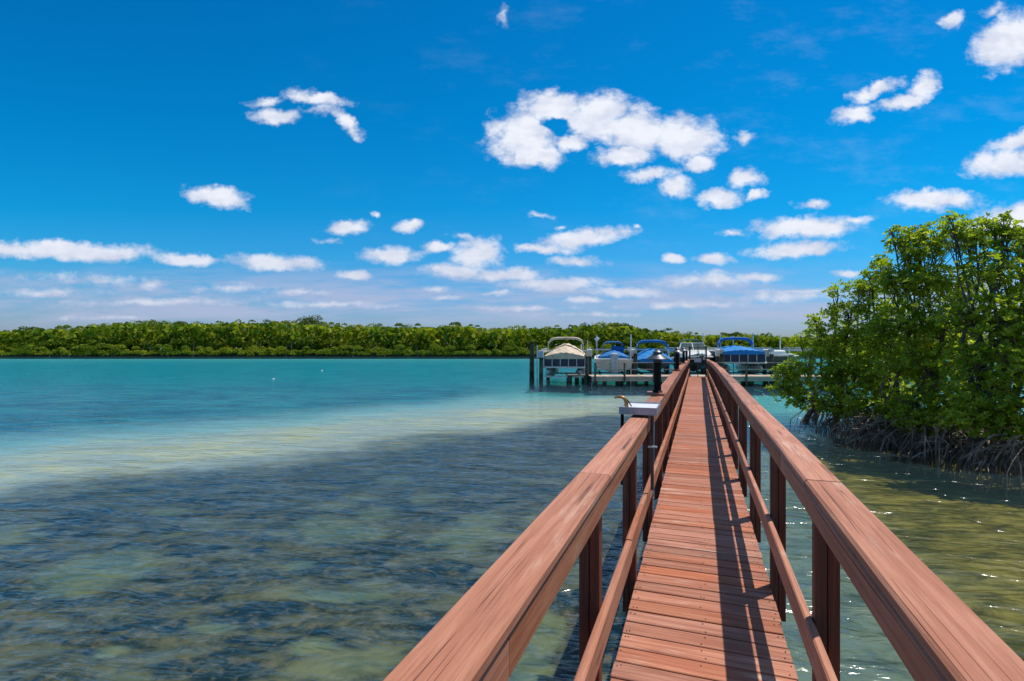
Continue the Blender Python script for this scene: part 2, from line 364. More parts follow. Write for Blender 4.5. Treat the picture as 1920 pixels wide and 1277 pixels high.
gm = t.m('MULTIPLY', t.sms(X, 8., -1.), 1.)
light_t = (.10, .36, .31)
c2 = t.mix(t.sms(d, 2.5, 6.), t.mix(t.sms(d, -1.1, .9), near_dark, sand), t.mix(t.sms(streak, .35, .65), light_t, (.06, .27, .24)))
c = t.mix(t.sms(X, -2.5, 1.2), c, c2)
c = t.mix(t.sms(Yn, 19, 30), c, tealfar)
# right of the pier: olive weed over sand, clearer water along the deck
pl = t.m('SUBTRACT', t.m('MULTIPLY', X, CT), t.m('MULTIPLY', Y, ST))   # distance right of the pier line
olive = t.mix(t.sms(rocks, .36, .64), (.065, .055, .008), (.27, .205, .04))
clear = t.mix(t.sms(rocks, .36, .6), (.085, .115, .095), (.17, .20, .14))
rt = t.mix(t.sms(t.m('ADD', pl, t.m('MULTIPLY', wn, .3)), 1.0, 2.2), clear, olive)
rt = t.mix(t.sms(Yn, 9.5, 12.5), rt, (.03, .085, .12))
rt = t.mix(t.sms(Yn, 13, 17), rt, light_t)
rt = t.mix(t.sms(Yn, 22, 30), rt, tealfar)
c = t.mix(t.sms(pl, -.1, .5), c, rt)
dock_refl = t.m('MULTIPLY', t.m('MULTIPLY', t.sms(t.m('ADD', Y, t.m('MULTIPLY', wn, .5)), 20.5, 23.), t.sms(Y, 33., 29.)), t.sms(X, .6, 2.2))  # dark green reflection by the dock, painted into the bed colour
c = t.mix(t.m('MULTIPLY', dock_refl, .85), c, t.mix(t.sms(streak, .4, .65), (.0, .075, .055), (.01, .20, .15)))
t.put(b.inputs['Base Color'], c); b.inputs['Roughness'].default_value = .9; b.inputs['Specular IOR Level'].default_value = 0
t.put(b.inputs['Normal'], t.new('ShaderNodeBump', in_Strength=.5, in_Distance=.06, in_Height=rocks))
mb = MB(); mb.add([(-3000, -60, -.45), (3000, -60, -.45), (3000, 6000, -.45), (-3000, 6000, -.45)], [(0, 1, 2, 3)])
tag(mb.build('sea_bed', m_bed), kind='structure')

m_wat, t, b, out = new_mat('rippled_clear_water'); t.n.remove(b)
pos = t.new('ShaderNodeNewGeometry').outputs['Position']
ps = t.new('ShaderNodeSeparateXYZ', i0=pos)
rot = t.new('ShaderNodeMapping', in_Vector=pos, in_Rotation=(0, 0, R(10)))
wv = t.vm('MULTIPLY', rot.outputs[0], (.38, 1, 1))
h1 = t.noise(wv, 1.5, 2, .5, .6); h2 = t.m('SUBTRACT', 1., t.m('ABSOLUTE', t.m('SUBTRACT', t.m('MULTIPLY', t.noise(wv, 3.0, 3, .55, .5), 2.), 1.))); h3 = t.noise(t.vm('MULTIPLY', rot.outputs[0], (.6, 1, 1)), 13, 3, .6, .5)
hh = t.m('ADD', t.m('ADD', t.m('MULTIPLY', h1, .13), t.m('MULTIPLY', h2, .056)), t.m('MULTIPLY', h3, .008))
fade = t.sms(ps.outputs[1], 8, 110, 1.0, .45)
bp = t.new('ShaderNodeBump', in_Strength=fade, in_Distance=1.0, in_Height=hh)
fr = t.new('ShaderNodeFresnel', in_IOR=1.33, in_Normal=bp)
gl = t.new('ShaderNodeBsdfGlossy', in_Color=(.92, .95, 1), in_Roughness=.15, in_Normal=bp)
tr = t.new('ShaderNodeBsdfTransparent', in_Color=(.88, .95, .97))
df = t.new('ShaderNodeBsdfDiffuse', in_Color=(.03, .17, .24), in_Normal=bp)
body = t.new('ShaderNodeMixShader', i0=.08, i1=tr.outputs[0], i2=df.outputs[0])
frc = t.m('MINIMUM', fr.outputs[0], t.sms(ps.outputs[1], 7, 40, .55, .20))
mx = t.new('ShaderNodeMixShader', i0=frc, i1=body.outputs[0], i2=gl.outputs[0])
t.put(out.inputs[0], mx)
mb = MB(); mb.add([(-3000, -60, 0), (3000, -60, 0), (3000, 6000, 0), (-3000, 6000, 0)], [(0, 1, 2, 3)])
tag(mb.build('water', m_wat), kind='structure')

# ------------------------------------------------------------------ the boardwalk pier
rng = random.Random(5)
DZ = .48
pier = empty('boardwalk_pier', (0, 0, 0), -TH)
tag(pier, 'long narrow wooden boardwalk stained red brown with handrails running out to the boats', 'pier')
def dx(s): return -.10*(max(0, s)/27)**2
def rz(s):
    k = min(1, max(0, (s-11)/15)); return DZ+1.04-.17*k*k
SEND = 27.9
mb = MB(); s = -1.6; PITCH = .1385
while s < SEND:
    j = lambda a: rng.uniform(-a, a)
    x0, x1 = -.404+dx(s)+j(.004), .443+dx(s)+j(.005); z = DZ+j(.0018); sk = j(.0022)
    y0, y1 = s+.0062+j(.0022), s+PITCH-.0062+j(.0022)
    M = Matrix.Translation((0, s, 0)) @ Matrix.Rotation(sk, 4, 'Z') @ Matrix.Translation((0, -s, 0))
    mb.box(x0, x1, y0, y1, z-.036, z, .0035, M=M); s += PITCH
dk_ = mb.build('deck', MW_X, pier)
mb = MB(); s = -.5
while s < 9:
    for x in (-.385, -.365, .01, .03, .405, .425):
        if rng.random() < .85: mb.lathe([(.0042, 0), (.0042, .0012), (.002, .0016)], (x+rng.uniform(-.006, .006), s+PITCH/2+rng.choice((-.035, .035))+rng.uniform(-.01, .01)-.0, DZ+.0018), 6)
    s += PITCH
tag(mb.build('screw_heads', M_dark_screw, dk_), kind='stuff')
def rail(name, xa, xb, za, zb, joints, parent, follow, ch=.006):
    mb = MB()
    js = [-1.6]+joints+[SEND-.2]
    for a, bb in zip(js[:-1], js[1:]):
        n = max(2, int((bb-a)/.7)); secs = []; jx = rng.uniform(-.003, .003); jz = rng.uniform(-.003, .003)
        for i in range(n+1):
            q = a+.0015+(bb-a-.003)*i/n; o = dx(q)+jx; zt = (rz(q)-rz(0) if follow == 1 else (rz(q)-rz(0))*.45)+jz+.006*math.sin(q*1.3+xa*9)*(1 if q > 3 else .3)
            X0, X1, Z0, Z1 = xa+o, xb+o, za+zt, zb+zt
            secs.append([(X0+ch, q, Z0), (X1-ch, q, Z0), (X1, q, Z0+ch), (X1, q, Z1-ch), (X1-ch, q, Z1), (X0+ch, q, Z1), (X0, q, Z1-ch), (X0, q, Z0+ch)][::-1])
        mb.loft(secs)
    return mb.build(name, MW_Y, parent)
def jl(first, step):
    o = [first]
    while o[-1]+step < SEND-1: o.append(o[-1]+step)
    return o
ZC = DZ+1.04
capL = rail('handrail', -.504, -.364, ZC-.038, ZC, jl(2.28, 2.74), pier, 1, .009)
rail('fascia_board', -.402, -.367, ZC-.130, ZC-.0395, jl(1.02, 3.9), capL, 1)
capR = rail('handrail', .409, .549, ZC-.038, ZC, jl(2.47, 2.95), pier, 1, .009)
rail('fascia_board', .4115, .442, ZC-.130, ZC-.0395, jl(3.2, 4.3), capR, 1)
rail('lower_rail', -.402, -.366, DZ+.345, DZ+.47, jl(3.1, 3.4), pier, 2)
rail('lower_rail', .409, .441, DZ+.345, DZ+.47, jl(1.9, 3.4), pier, 2)
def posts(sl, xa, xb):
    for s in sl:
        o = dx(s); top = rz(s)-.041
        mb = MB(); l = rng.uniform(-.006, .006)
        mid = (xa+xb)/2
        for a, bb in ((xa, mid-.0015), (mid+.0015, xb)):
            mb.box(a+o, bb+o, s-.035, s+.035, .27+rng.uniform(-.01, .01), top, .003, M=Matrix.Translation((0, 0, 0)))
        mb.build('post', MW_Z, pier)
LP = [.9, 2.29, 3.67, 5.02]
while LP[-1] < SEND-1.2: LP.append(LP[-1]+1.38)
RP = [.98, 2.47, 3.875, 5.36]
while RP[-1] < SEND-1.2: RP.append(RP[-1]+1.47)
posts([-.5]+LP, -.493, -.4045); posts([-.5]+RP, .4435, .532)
for xa, xb in ((-.40, -.362), (.0, .038), (.40, .438)):
    n = 14; secs = []
    for i in range(n+1):
        q = -1.6+(SEND+1.6)*i/n; o = dx(q)
        secs.append([(xa+o, q, .255), (xb+o, q, .255), (xb+o, q, .441), (xa+o, q, .441)][::-1])
    MB().loft(secs).build('stringer', MW_Y, pier)
s = 1.2
while s < SEND:
    for x in (-.27, .30):
        MB().tube([(x+dx(s), s, -.5), (x+dx(s), s, .2)], .085, 12).build('piling', M_pile, pier, True)
    MB().box(-.40+dx(s), .43+dx(s), s-.06, s+.06, .12, .252, .004).build('cross_beam', MW_X, pier)
    s += 2.9
# wires hanging under the left rail
mb = MB(); pts = []
for i in range(9):
    k = i/8; pts.append((-.44, 2.9+k*.74, ZC-.12-.10*math.sin(k*math.pi)))
mb.tube(pts, .006, 6).build('cable', M_black, pier)

# lamps on the left rail
def make_lamp(s, label):
    c = pier2w(-.436+dx(s), s, rz(s)+.001); L = empty('path_lamp', c, -TH); tag(L, label, 'lamp', 'black lamps on the left handrail')
    MB().box(-.12, .075, -.12, .12, 0, .030, .004).build('mounting_board', MW_X, L)
    MB().lathe([(.055, .031), (.055, .043), (.042, .05), (.040, .075), (.040, .33), (.044, .345), (.044, .36), (.03, .362)]).build('post', M_black, L, True)
    MB().lathe([(.052, .361), (.052, .375), (.046, .379), (.046, .409), (.05, .412)]).build('lantern', M_lens, L, True)
    MB().lathe([(.128, .398), (.130, .402), (.082, .432), (.052, .452), (.048, .468), (.054, .471), (.056, .476), (.03, .494), (.014, .502), (.010, .512), (.003, .515)], n=28).build('shade', M_hat, L, True)
make_lamp(6.05, 'nearest black hooded lamp on the left handrail just behind the metal tray')
make_lamp(11.8, 'second black hooded lamp along the left handrail seen against the blue boat cover')
make_lamp(17.4, 'third black hooded lamp along the left handrail, small and far')
make_lamp(22.9, 'farthest black hooded lamp on the left handrail close to the gate')

# fish cleaning tray across the left rail
tr_ = empty('cleaning_tray', pier2w(-.44, 4.22, ZC+.025), -TH)
tag(tr_, 'shallow bright metal cleaning tray straddling the left handrail on thin legs', 'tray')
mb = MB(); a0, a1, b0, b1 = -.145, .135, -.115, .30
mb.box(a0, a1, b0, b1, 0, .008); H_ = .052
mb.box(a0, a1, b0, b0+.006, .0082, H_); mb.box(a0, a1, b1-.006, b1, .0082, H_); mb.box(a0, a0+.006, b0+.0062, b1-.0062, .0082, H_); mb.box(a1-.006, a1, b0+.0062, b1-.0062, .0082, H_)
mb.box(a0-.012, a1+.012, b0-.012, b0+.001, H_+.0005, H_+.0045); mb.box(a0-.012, a1+.012, b1-.001, b1+.012, H_+.0005, H_+.0045)
mb.build('tray_basin', M_steel, tr_)
MB().box(a0+.012, a1-.012, b0+.012, b1-.012, .034, .044, .003).build('cutting_board', simple('white_cutting_board', (.62, .64, .70), .5, 0, .08, 9), tr_)
for x, z0, mt in ((a0+.02, -.55, M_black), (a1-.035, -.57, M_bronze)):
    MB().tube([(x, b0+.03, z0), (x, b0+.03, -.0005)], .0125, 8).build('leg', mt, tr_, True)
MB().box(a1-.065, a1+.003, b0+.005, b0+.016, -.245, -.232).build('bracket', M_pvc, tr_)
MB().tube([(a0+.045, b0+.09, .045), (a0+.043, b0+.09, .085), (a0+.030, b0+.09, .112), (a0+.005, b0+.088, .124), (a0-.03, b0+.085, .122), (a0-.048, b0+.083, .114)], [.017, .015, .014, .011, .008, .007], 10).build('tap', M_brass, tr_, True)
MB().tube([(a0+.03, b0+.09, .118), (a0+.052, b0+.09, .10), (a0+.085, b0+.085, .052)], [.006, .006, .005], 6).build('tap_lever', M_bronze, tr_, True)

# gate at the far end of the pier
gp = pier2w(.02+dx(SEND), SEND-.1, DZ); gate = empty('gate', gp, -TH)
tag(gate, 'dark metal gate with a pale sign closing the far end of the pier', 'gate')
for x in (-.385, .385): MB().box(x-.04, x+.04, -.04, .04, 0, 1.52, .004).build('gate_post', M_dark, gate)
mb = MB()
for z in (.12, .62, 1.42): mb.box(-.34, .34, -.012, .012, z, z+.03)
for i in range(9): mb.box(-.32+i*.08-.006, -.32+i*.08+.006, -.016, -.0125, .155 if 1 else 0, 1.41)
mb.build('gate_bars', M_dark, gate)
MB().box(-.02, .02, -.02, .02, .0, 1.62).build('centre_post', M_dockpost, gate)
MB().box(-.17, .16, -.045, -.03, .72, .92).build('sign', M_sign, gate)
# ------------------------------------------------------------------ dock
DY = 26.45
dock = empty('boat_dock', (9, DY, 0)); tag(dock, 'low weathered boat dock crossing the end of the pier in front of the boats', 'dock')
def bx(mb, x0, x1, y0, y1, z0, z1, ch=0): mb.box(x0-9, x1-9, y0-DY, y1-DY, z0, z1, ch); return mb
mb = MB(); x = 4.0
while x < 18.2:
    bx(mb, x+.005, x+.135, DY+.02, DY+1.5, DZ-.035+rng.uniform(-.002, .002), DZ+rng.uniform(-.002, .003)); x += .14
mb.build('deck', wood('dock_planks', 'Y', base=(.45, .33, .25), pale=(.62, .50, .40), dark=(.2, .15, .12)), dock)
bx(MB(), 4.0, 18.2, DY-.035, DY-.001, DZ-.24, DZ-.012).build('fascia', M_grey_wood, dock)
def dock_rail(x0, x1, step=1.75):
    mt = MB(); bx(mt, x0, x1, DY+.02, DY+.11, DZ+.665, DZ+.70); mt.build('top_rail', M_grey_wood, dock)
    mt = MB(); bx(mt, x0, x1, DY+.05, DY+.085, DZ+.32, DZ+.37); mt.build('mid_rail', M_grey_wood, dock)
    n = max(1, round((x1-x0)/step))
    for i in range(n+1):
        xx = x0+.05+(x1-x0-.1)*i/n; bx(MB(), xx-.04, xx+.04, DY-.125, DY-.036, DZ-.3, DZ+.663).build('rail_post', M_dockpost, dock)
dock_rail(4.1, 8.6); dock_rail(10.1, 18.0)
for u, yy_ in ((1115, 26.9), (1133, 26.7), (1158, 28.2), (1166, 28.5), (1188, 26.7), (1212, 28.2), (1238, 26.8), (1262, 28), (1345, 27.9), (1368, 27.2), (1394, 28), (1408, 26.8), (1436, 28), (1452, 26.9), (1478, 27.6), (1500, 26.8), (1540, 27)):
    x = (u-960)/F*yy_; r = rng.uniform(.10, .135)
    MB().tube([(x-9, yy_-DY, -.6), (x-9+rng.uniform(-.02, .02), yy_-DY, DZ-.245)], r, 10).build('piling', M_pile, dock, True)
# little side platform to the left by the beige boat
pf = empty('landing_platform', (3.3, 28.2, 0)); tag(pf, 'small low landing platform on stubby piles beside the beige covered boat', 'platform')
MB().box(-.35, .75, -.45, .9, .44, .50).build('deck', M_grey_wood, pf)
for x, y in ((-.25, -.35), (.2, .3), (.62, -.3), (-.2, .7), (.65, .7)): MB().tube([(x, y, -.6), (x, y, .438)], .12, 10).build('piling', M_pile, pf, True)

# ------------------------------------------------------------------ boat lifts
BRZ = R(-9)
YB = 31.0
def lift(u, w, label, box=M_boxm, y0=28.6, tall=1.0, h=1.72, last=False, boxes=True, mh=.40):
    c = at(u, Y=y0); L = empty('boat_lift', (c.x, c.y, 0), BRZ); tag(L, label, 'boat lift', 'boat lifts along the dock')
    ln = 4.3
    for sx in (-w/2, w/2):
        for y in (0, ln):
            MB().tube([(sx, y, -.7), (sx+rng.uniform(-.03, .03), y, h-.2+rng.uniform(-.05, .15))], [.12, .105], 10).build('piling', M_pile, L, True)
        MB().box(sx-.06, sx+.06, -.25, ln+.25, h-.02, h+.1).build('top_beam', M_alu, L)
        MB().tube([(sx, 0, h+.16), (sx, ln, h+.16)], .03, 6).build('drive_shaft', M_alu, L)
        for y in (.12, ln-.12): MB().tube([(sx*.93, y, .38), (sx*.93, y, h)], .012, 5).build('cable', M_alu, L)
    if boxes:
        MB().box(-w/2-.15, -w/2+.15, -.28, .02, h-.28, h+.1, .03).build('motor_box', box, L)
    MB().box(-w/2+.061, w/2-.061, ln+.1, ln+.18, h, h+.09).build('cross_beam', M_alu, L)
    for y in (.5, ln-.5): MB().box(-w/2+.14, w/2-.14, y-.06, y+.06, .30, .40).build('cradle_beam', M_alu, L)
    for x in (-w*.27, w*.27): MB().box(x-.06, x+.06, .1, ln-.1, .403, .47).build('bunk', M_dockpost, L)
    return L
def guide_pole(u, v0, v1, Y, label, r=.035, topper=False):
    a = at(u, v0, Y); b = at(u, v1, Y); o = empty('guide_pole', (a.x, a.y, b.z)) ; tag(o, label, 'pole', 'white poles standing among the boats')
    MB().tube([(0, 0, 0), (0, 0, a.z-b.z)], r, 8).build('pole', M_pvc, o, True)
    return o
lifts = [lift(1016+41, 2.42, 'boat lift under the beige covered boat, farthest left', M_boxb, 28.0, h=1.66),
 lift(1148, 2.45, 'boat lift under the white boat with the royal blue cover', M_boxm, 28.6),
 lift(1228, 2.35, 'boat lift under the boat with the long bright blue cover behind the nearest lamp', M_boxm, 28.6),
 lift(1310, 2.4, 'boat lift under the white cabin boat behind the gate', M_boxm, 28.6, boxes=False),
 lift(1396, 2.75, 'boat lift under the pontoon boat with bright blue cover, right of the gate', M_boxm, 28.6),
 lift(1478, 2.4, 'half hidden boat lift at the right end behind the mangrove branches', M_boxm, 28.8)]
MB_ = MB

# ------------------------------------------------------------------ boats
def arch(mb, w, z0, z1, y, r=.02, lean=0., n=16, sq=4.4):
    pts = []
    for i in range(n+1):
        a = math.pi*i/n; cx = math.copysign(abs(math.cos(a))**(2/sq), math.cos(a)); sz = abs(math.sin(a))**(2/sq)
        pts.append((-cx*w/2, y+lean*sz, z0+(z1-z0)*sz))
    mb.tube(pts, r, 6); return mb
def cover_mesh(w, l, z_edge, z_peak, drop, seed=0, peaky=.5, y0=0):
    """canvas tent over a boat: ridge along y with sagging sides"""
    rr = random.Random(seed); nx, ny = 22, 16; secs = []
    for j in range(ny+1):
        ty = j/ny; y = y0+l*ty
        env = math.sin(math.pi*min(1, max(0, (ty*.94+.03))))**.55
        row = []
        for i in range(nx+1):
            tx = i/nx*2-1
            hx = (1-abs(tx)**1.5)
            k = env*hx; z = z_edge+(z_peak-z_edge)*k + .025*math.sin(i*1.9+j*.8+seed)*hx
            wy = w/2*(1-.14*abs(2*ty-1)**3)
            row.append((tx*wy, y, z))
        e = z_edge-drop
        row = [(-row[nx][0]*1.01, y, e+.02*math.sin(j*2.1))] + row + [(row[nx][0]*1.01, y, e+.02*math.sin(j*1.7+2))]
        secs.append(row)
    return MB().loft(secs, closed=True, caps=True)
def pontoon(u, Y, label, fab, panel, w=2.3, l=4.8, zd=.98, bim=None, win=False, zp=2.1):
    c = at(u, Y=Y); B = empty('pontoon_boat', (c.x, c.y, 0), BRZ); tag(B, label, 'boat', None)
    for x in (-w/2+.34, w/2-.34):
        MB().tube([(x, -.15, zd-.28), (x, .15, zd-.36), (x, .5, zd-.39), (x, l, zd-.39)], [.03, .18, .25, .25], 12).build('pontoon', M_alu, B, True)
    MB().box(-w/2, w/2, .0, l, zd-.10, zd, .01).build('deck', M_alu, B)
    hp = .46
    f = MB()
    f.box(-w/2+.05, w/2-.05, .08, .11, zd+.02, zd+hp); f.box(-w/2+.05, w/2-.05, l-.11, l-.08, zd+.02, zd+hp)
    f.box(-w/2+.05, -w/2+.08, .115, l-.115, zd+.02, zd+hp); f.box(w/2-.08, w/2-.05, .115, l-.115, zd+.02, zd+hp)
    fo = f.build('fence_panel', panel, B)
    g = MB()
    for i in range(6):
        x = -w/2+.06+(w-.12)*i/5; g.box(x-.018, x+.018, .055, .078, zd+.001, zd+hp+.02)
        y = .10+(l-.2)*i/5
        for sx in (-1, 1): g.box(sx*(w/2-.035)-.012, sx*(w/2-.035)+.012, y-.018, y+.018, zd+.001, zd+hp+.02)
    for sx in (-1, 1): g.box(sx*(w/2-.035)-.010, sx*(w/2-.035)+.010, .03, l-.08, zd+hp-.015, zd+hp+.018)
    g.box(-w/2+.03, w/2-.03, .05, .054, zd+hp-.02, zd+hp+.025)
    g.build('rail_frame', M_alu, fo)
    cover_mesh(w+.06, l-.05, zd+hp+.10, zp, .17, 3, y0=.02).build('canvas_cover', fab, B, True)
    return B
def bimini(B, w, z0, z1, y, fab, frame=M_alu, thick=.06, span=1.4):
    fo = arch(MB(), w, z0, z1, y, .018, .25).build('bimini_frame', frame, B, True)
    secs = []
    for j in range(7):
        ty = j/6; row = []
        for i in range(13):
            a = math.pi*(.10+.80*i/12); cx = math.copysign(abs(math.cos(a))**(2/4.4), math.cos(a)); sz = abs(math.sin(a))**(2/4.4)
            row.append((-cx*(w/2+.02), y+.25+span*(ty-.3), z0+(z1-z0)*sz+.04+.03*math.sin(ty*math.pi)))
        row += [(p[0]*.985, p[1], p[2]-thick) for p in row[::-1]]
        secs.append(row)
    MB().loft(secs).build('bimini_top', fab, B, True)
    mb = MB()
    for sx in (-1, 1): mb.tube([(sx*w/2, y-.05, z0), (sx*w*.48, y+span*.65, z0+(z1-z0)*.8)], .014, 6); mb.tube([(sx*w/2, y+.9, z0), (sx*w*.48, y-span*.1, z0+(z1-z0)*.8)], .014, 6)
    mb.build('bimini_strut', frame, fo)
def vhull(u, Y, label, w=2.1, l=5.2, zk=.5, zg=1.42, top=M_white, low=M_cream, name='motor_boat', flare=.25):
    c = at(u, Y=Y); B = empty(name, (c.x, c.y, 0), BRZ); tag(B, label, 'boat')
    secs = []; n = 12
    for j in range(n+1):
        t_ = j/n; y = l*t_
        b = w/2*min(1, (1-(1-min(1, t_/.42+.0))**2.2)**.7) if t_ > 0 else .10
        b = max(b, .10); g = zg+.22*(1-t_)**2; k = zk+.55*max(0, 1-t_/.35)**1.8; ch = k+.30+.22*max(0, 1-t_/.4)
        bc = b*(.86-.35*max(0, 1-t_/.45))
        bow = -.55*max(0, 1-t_/.3)
        secs.append([(0, y-0*bow, k), (bc, y, ch), (b, y+bow*.4, (ch+g)/2+.08), (b*1.0+.015, y+bow, g-.06), (b+.015, y+bow, g), (b-.09, y+bow+.03, g+.01),
                     (-b+.09, y+bow+.03, g+.01), (-b-.015, y+bow, g), (-b-.015, y+bow, g-.06), (-b, y+bow*.4, (ch+g)/2+.08), (-bc, y, ch)])
    MB().loft(secs).build('hull', low, B, True)
    mb = MB()
    for sx in (-1, 1):
        pts = [(sx*(abs(s_[3][0])+.012), s_[3][1], s_[3][2]+.03) for s_ in secs]; mb.tube(pts, .05, 6)
    mb.build('rub_rail', top, B, True)
    MB().box(-.2, .2, l+.02, l+.45, zg-.75, zg+.35, .06).build('outboard_motor', M_dark, B)
    return B, secs
# beige covered pontoon boat
A = pontoon(1058, 28.4, 'pontoon boat under a beige canvas cover with a folded beige canopy arch, farthest left', M_beigefab, M_navy, w=2.32, l=4.6, zd=.90, zp=2.15)
bimini(A, 2.0, 1.5, 2.44, 1.0, M_beigefab, M_alu, .11, .35)
# white boat, royal blue cover
B2, _ = vhull(1152, 28.5, 'white open boat with cream sides, royal blue cover and small dark blue canopy', w=2.0, l=4.8, zk=.5, zg=1.28)
B2.rotation_euler.z = BRZ+math.pi; B2.location.x += -math.sin(BRZ)*4.9; B2.location.y += 4.9
MB().box(-1.0, 1.0, 4.70, 4.84, 1.235, 1.315, .015).build('transom_cap', M_white, B2)
for o_ in [x for x in bpy.data.objects if x.parent == B2 and x.name.startswith('outboard')]:
    o_.data = o_.data.copy(); o_.data.materials.clear(); o_.data.materials.append(M_boxb)
cover_mesh(1.7, 2.9, 1.40, 1.80, .10, 5, y0=1.5).build('canvas_cover', M_royal, B2, True)
MB().box(-.6, .1, 2.6, 3.4, 1.3, 1.98, .05).build('console', M_royal, B2)
bimini(B2, 1.2, 1.4, 2.20, 2.3, M_royal, M_alu, .04, 1.3)
# boat with long bright blue cover
B3, _ = vhull(1228, 28.6, 'grey motor boat under long bright blue cover with thick blue canopy, behind nearest lamp', w=2.15, l=5.0, zk=.48, zg=1.18, low=simple('grey_white_hull', (.42, .42, .44), .3))
cover_mesh(2.2, 4.7, 1.24, 1.86, .14, 8, y0=-.25).build('canvas_cover', M_blue, B3, True)
bimini(B3, 1.75, 1.3, 2.28, 1.2, M_royal, M_white, .12, .5)
# white cabin boat behind the gate
B4, sc = vhull(1312, 28.8, 'white cabin boat with raked windscreen and dark green canopy behind the gate', w=2.2, l=5.4, zk=.5, zg=1.25, low=simple('teal_dark_hull', (.06, .09, .09), .3), name='cabin_boat')
secs = []
for (y, hw, z1) in ((.3, .45, 1.45), (1.0, .85, 1.66), (2.0, .98, 1.78), (2.6, 1.0, 1.72), (3.2, 1.0, 1.4)):
    secs.append([(-hw, y, 1.24), (hw, y, 1.24), (hw*.94, y, z1-.1), (hw*.7, y, z1), (-hw*.7, y, z1), (-hw*.94, y, z1-.1)][::-1])
MB().loft(secs).build('cabin', M_white, B4, True)
ws = MB(); ws.loft([[(-.78, 1.9, 1.76), (.78, 1.9, 1.76), (.78, 1.94, 1.76), (-.78, 1.94, 1.76)], [(-.62, 2.35, 2.14), (.62, 2.35, 2.14), (.62, 2.39, 2.14), (-.62, 2.39, 2.14)]])
wo_ = ws.build('windscreen', M_glass, B4)
fm = MB(); fm.tube([(-.8, 1.9, 1.76), (-.62, 2.35, 2.16), (.62, 2.35, 2.16), (.8, 1.9, 1.76)], .03, 6); fm.tube([(0, 1.9, 1.77), (0, 2.35, 2.16)], .02, 6); fm.build('screen_frame', M_white, wo_)
bimini(B4, 1.25, 1.6, 2.34, 2.6, M_green, M_alu, .05, 1.0)
mb = MB(); mb.tube([(-.95, .9, 1.3), (-.75, .3, 1.75), (.75, .3, 1.75), (.95, .9, 1.3)], .014, 6)
for x in (-.7, 0, .7): mb.tube([(x, .3, 1.3), (x, .3, 1.75)], .012, 5)
mb.build('bow_rail', M_alu, B4)
# blue pontoon boat right of the gate
E_ = pontoon(1395, 28.4, 'pontoon boat with bright blue cover and navy side panels, right of the gate', M_blue, M_navy, w=2.35, l=4.2, zd=1.14, zp=2.02)
bimini(E_, 1.9, 1.6, 2.44, 1.6, M_royal, M_white, .13, .45)
# half hidden boat at the right end
B6, _ = vhull(1476, 29.0, 'pale boat mostly hidden behind the mangrove branches at the right end of the dock', w=2.0, l=4.6, zk=.5, zg=1.3, low=simple('pale_teal_hull', (.32, .42, .42), .3))
MB().box(-.4, .4, 1.4, 2.3, 1.3, 1.75, .06).build('console', M_white, B6)

for u, v0, v1, Y_, r_, lb in (
 (1119, 629, 660, 30.5, .03, 'white pole topped by a pale gull shaped vane left of the royal blue boat'),
 (1183, 627, 674, 28.5, .035, 'tall white pole between the two blue canopied boats'),
 (1351, 626, 656, 30.5, .04, 'tall white pole just right of the gate in front of the blue canopy'),
 (1375, 630, 653, 32, .028, 'thin white pole behind the blue canopy of the pontoon boat'),
 (1412, 624, 658, 31, .032, 'tall white pole rising above the right part of the blue pontoon cover'),
 (1463, 628, 662, 31, .035, 'tall white pole rising from the half hidden lift at the right end'),
 (1480, 650, 668, 30, .035, 'short white pole at the right end beside the mangrove'),
 (1318, 625, 644, 32, .026, 'white pole behind the dark green canopy of the cabin boat'),
 (1007, 647, 672, 30.2, .03, 'short white pole between the two leftmost pilings'),
 (1090, 645, 662, 31.5, .03, 'short white pole just right of the beige cover'),
 (1255, 650, 668, 31, .03, 'short white pole between the first two lamps'),
 (1102, 637, 655, 31, .02, 'thin white pole above the gap between the beige boat and the royal blue boat')):
    g = guide_pole(u, v0, v1, Y_, lb, r_)
    base = at(u, v1, Y_).z
    # run it down to the water so it stands on something
    g.location.z = -.5
    for ch in [o for o in bpy.data.objects if o.parent == g]:
        me = ch.data; n_ = len(me.vertices)
        co = np.empty(n_*3, np.float32); me.vertices.foreach_get('co', co); co = co.reshape(-1, 3)
        co[co[:, 2] > .01, 2] = at(u, v0, Y_).z+.5; me.vertices.foreach_set('co', co.ravel()); me.update()
    if u == 1119:
        zt = at(u, v0, Y_).z+.5
        MB().loft([[(-.16, 0, zt-.22), (-.05, -.03, zt-.30), (0, 0, zt-.38), (-.05, .03, zt-.30)], [(.02, 0, zt-.05), (.07, -.04, zt-.18), (.06, 0, zt-.33), (.07, .04, zt-.18)], [(.14, 0, zt-.16), (.15, -.01, zt-.19), (.14, 0, zt-.22), (.15, .01, zt-.19)]]).build('vane', M_white, g)
for u, vw, vt, lb in ((997, 715, 641, 'leftmost bare dark piling standing in open water'),):
    y_ = F*EYE/(vw-HOR); p = at(u, Y=y_)
    o = MB().tube([(0, 0, -.6), (.02, 0, at(u, vt, y_).z)], [.15, .12], 12).build('mooring_piling', M_pile, None, True); o.location = (p.x, p.y, 0)
    tag(o, lb, 'piling')
# two small white net floats on the water
for u, v, lb in ((513, 711.5, 'small white float on the turquoise water, nearer one'), (604, 695.5, 'small white float on the turquoise water, farther one')):
    y_ = F*EYE/(v-HOR); p = at(u, Y=y_)
    o = MB().lathe([(.02, -.03), (.06, 0), (.07, .03), (.04, .06), (.02, .07)], n=12).build('float', M_white, None, True); o.location = (p.x, p.y, 0); tag(o, lb, 'float', 'white floats on the channel')

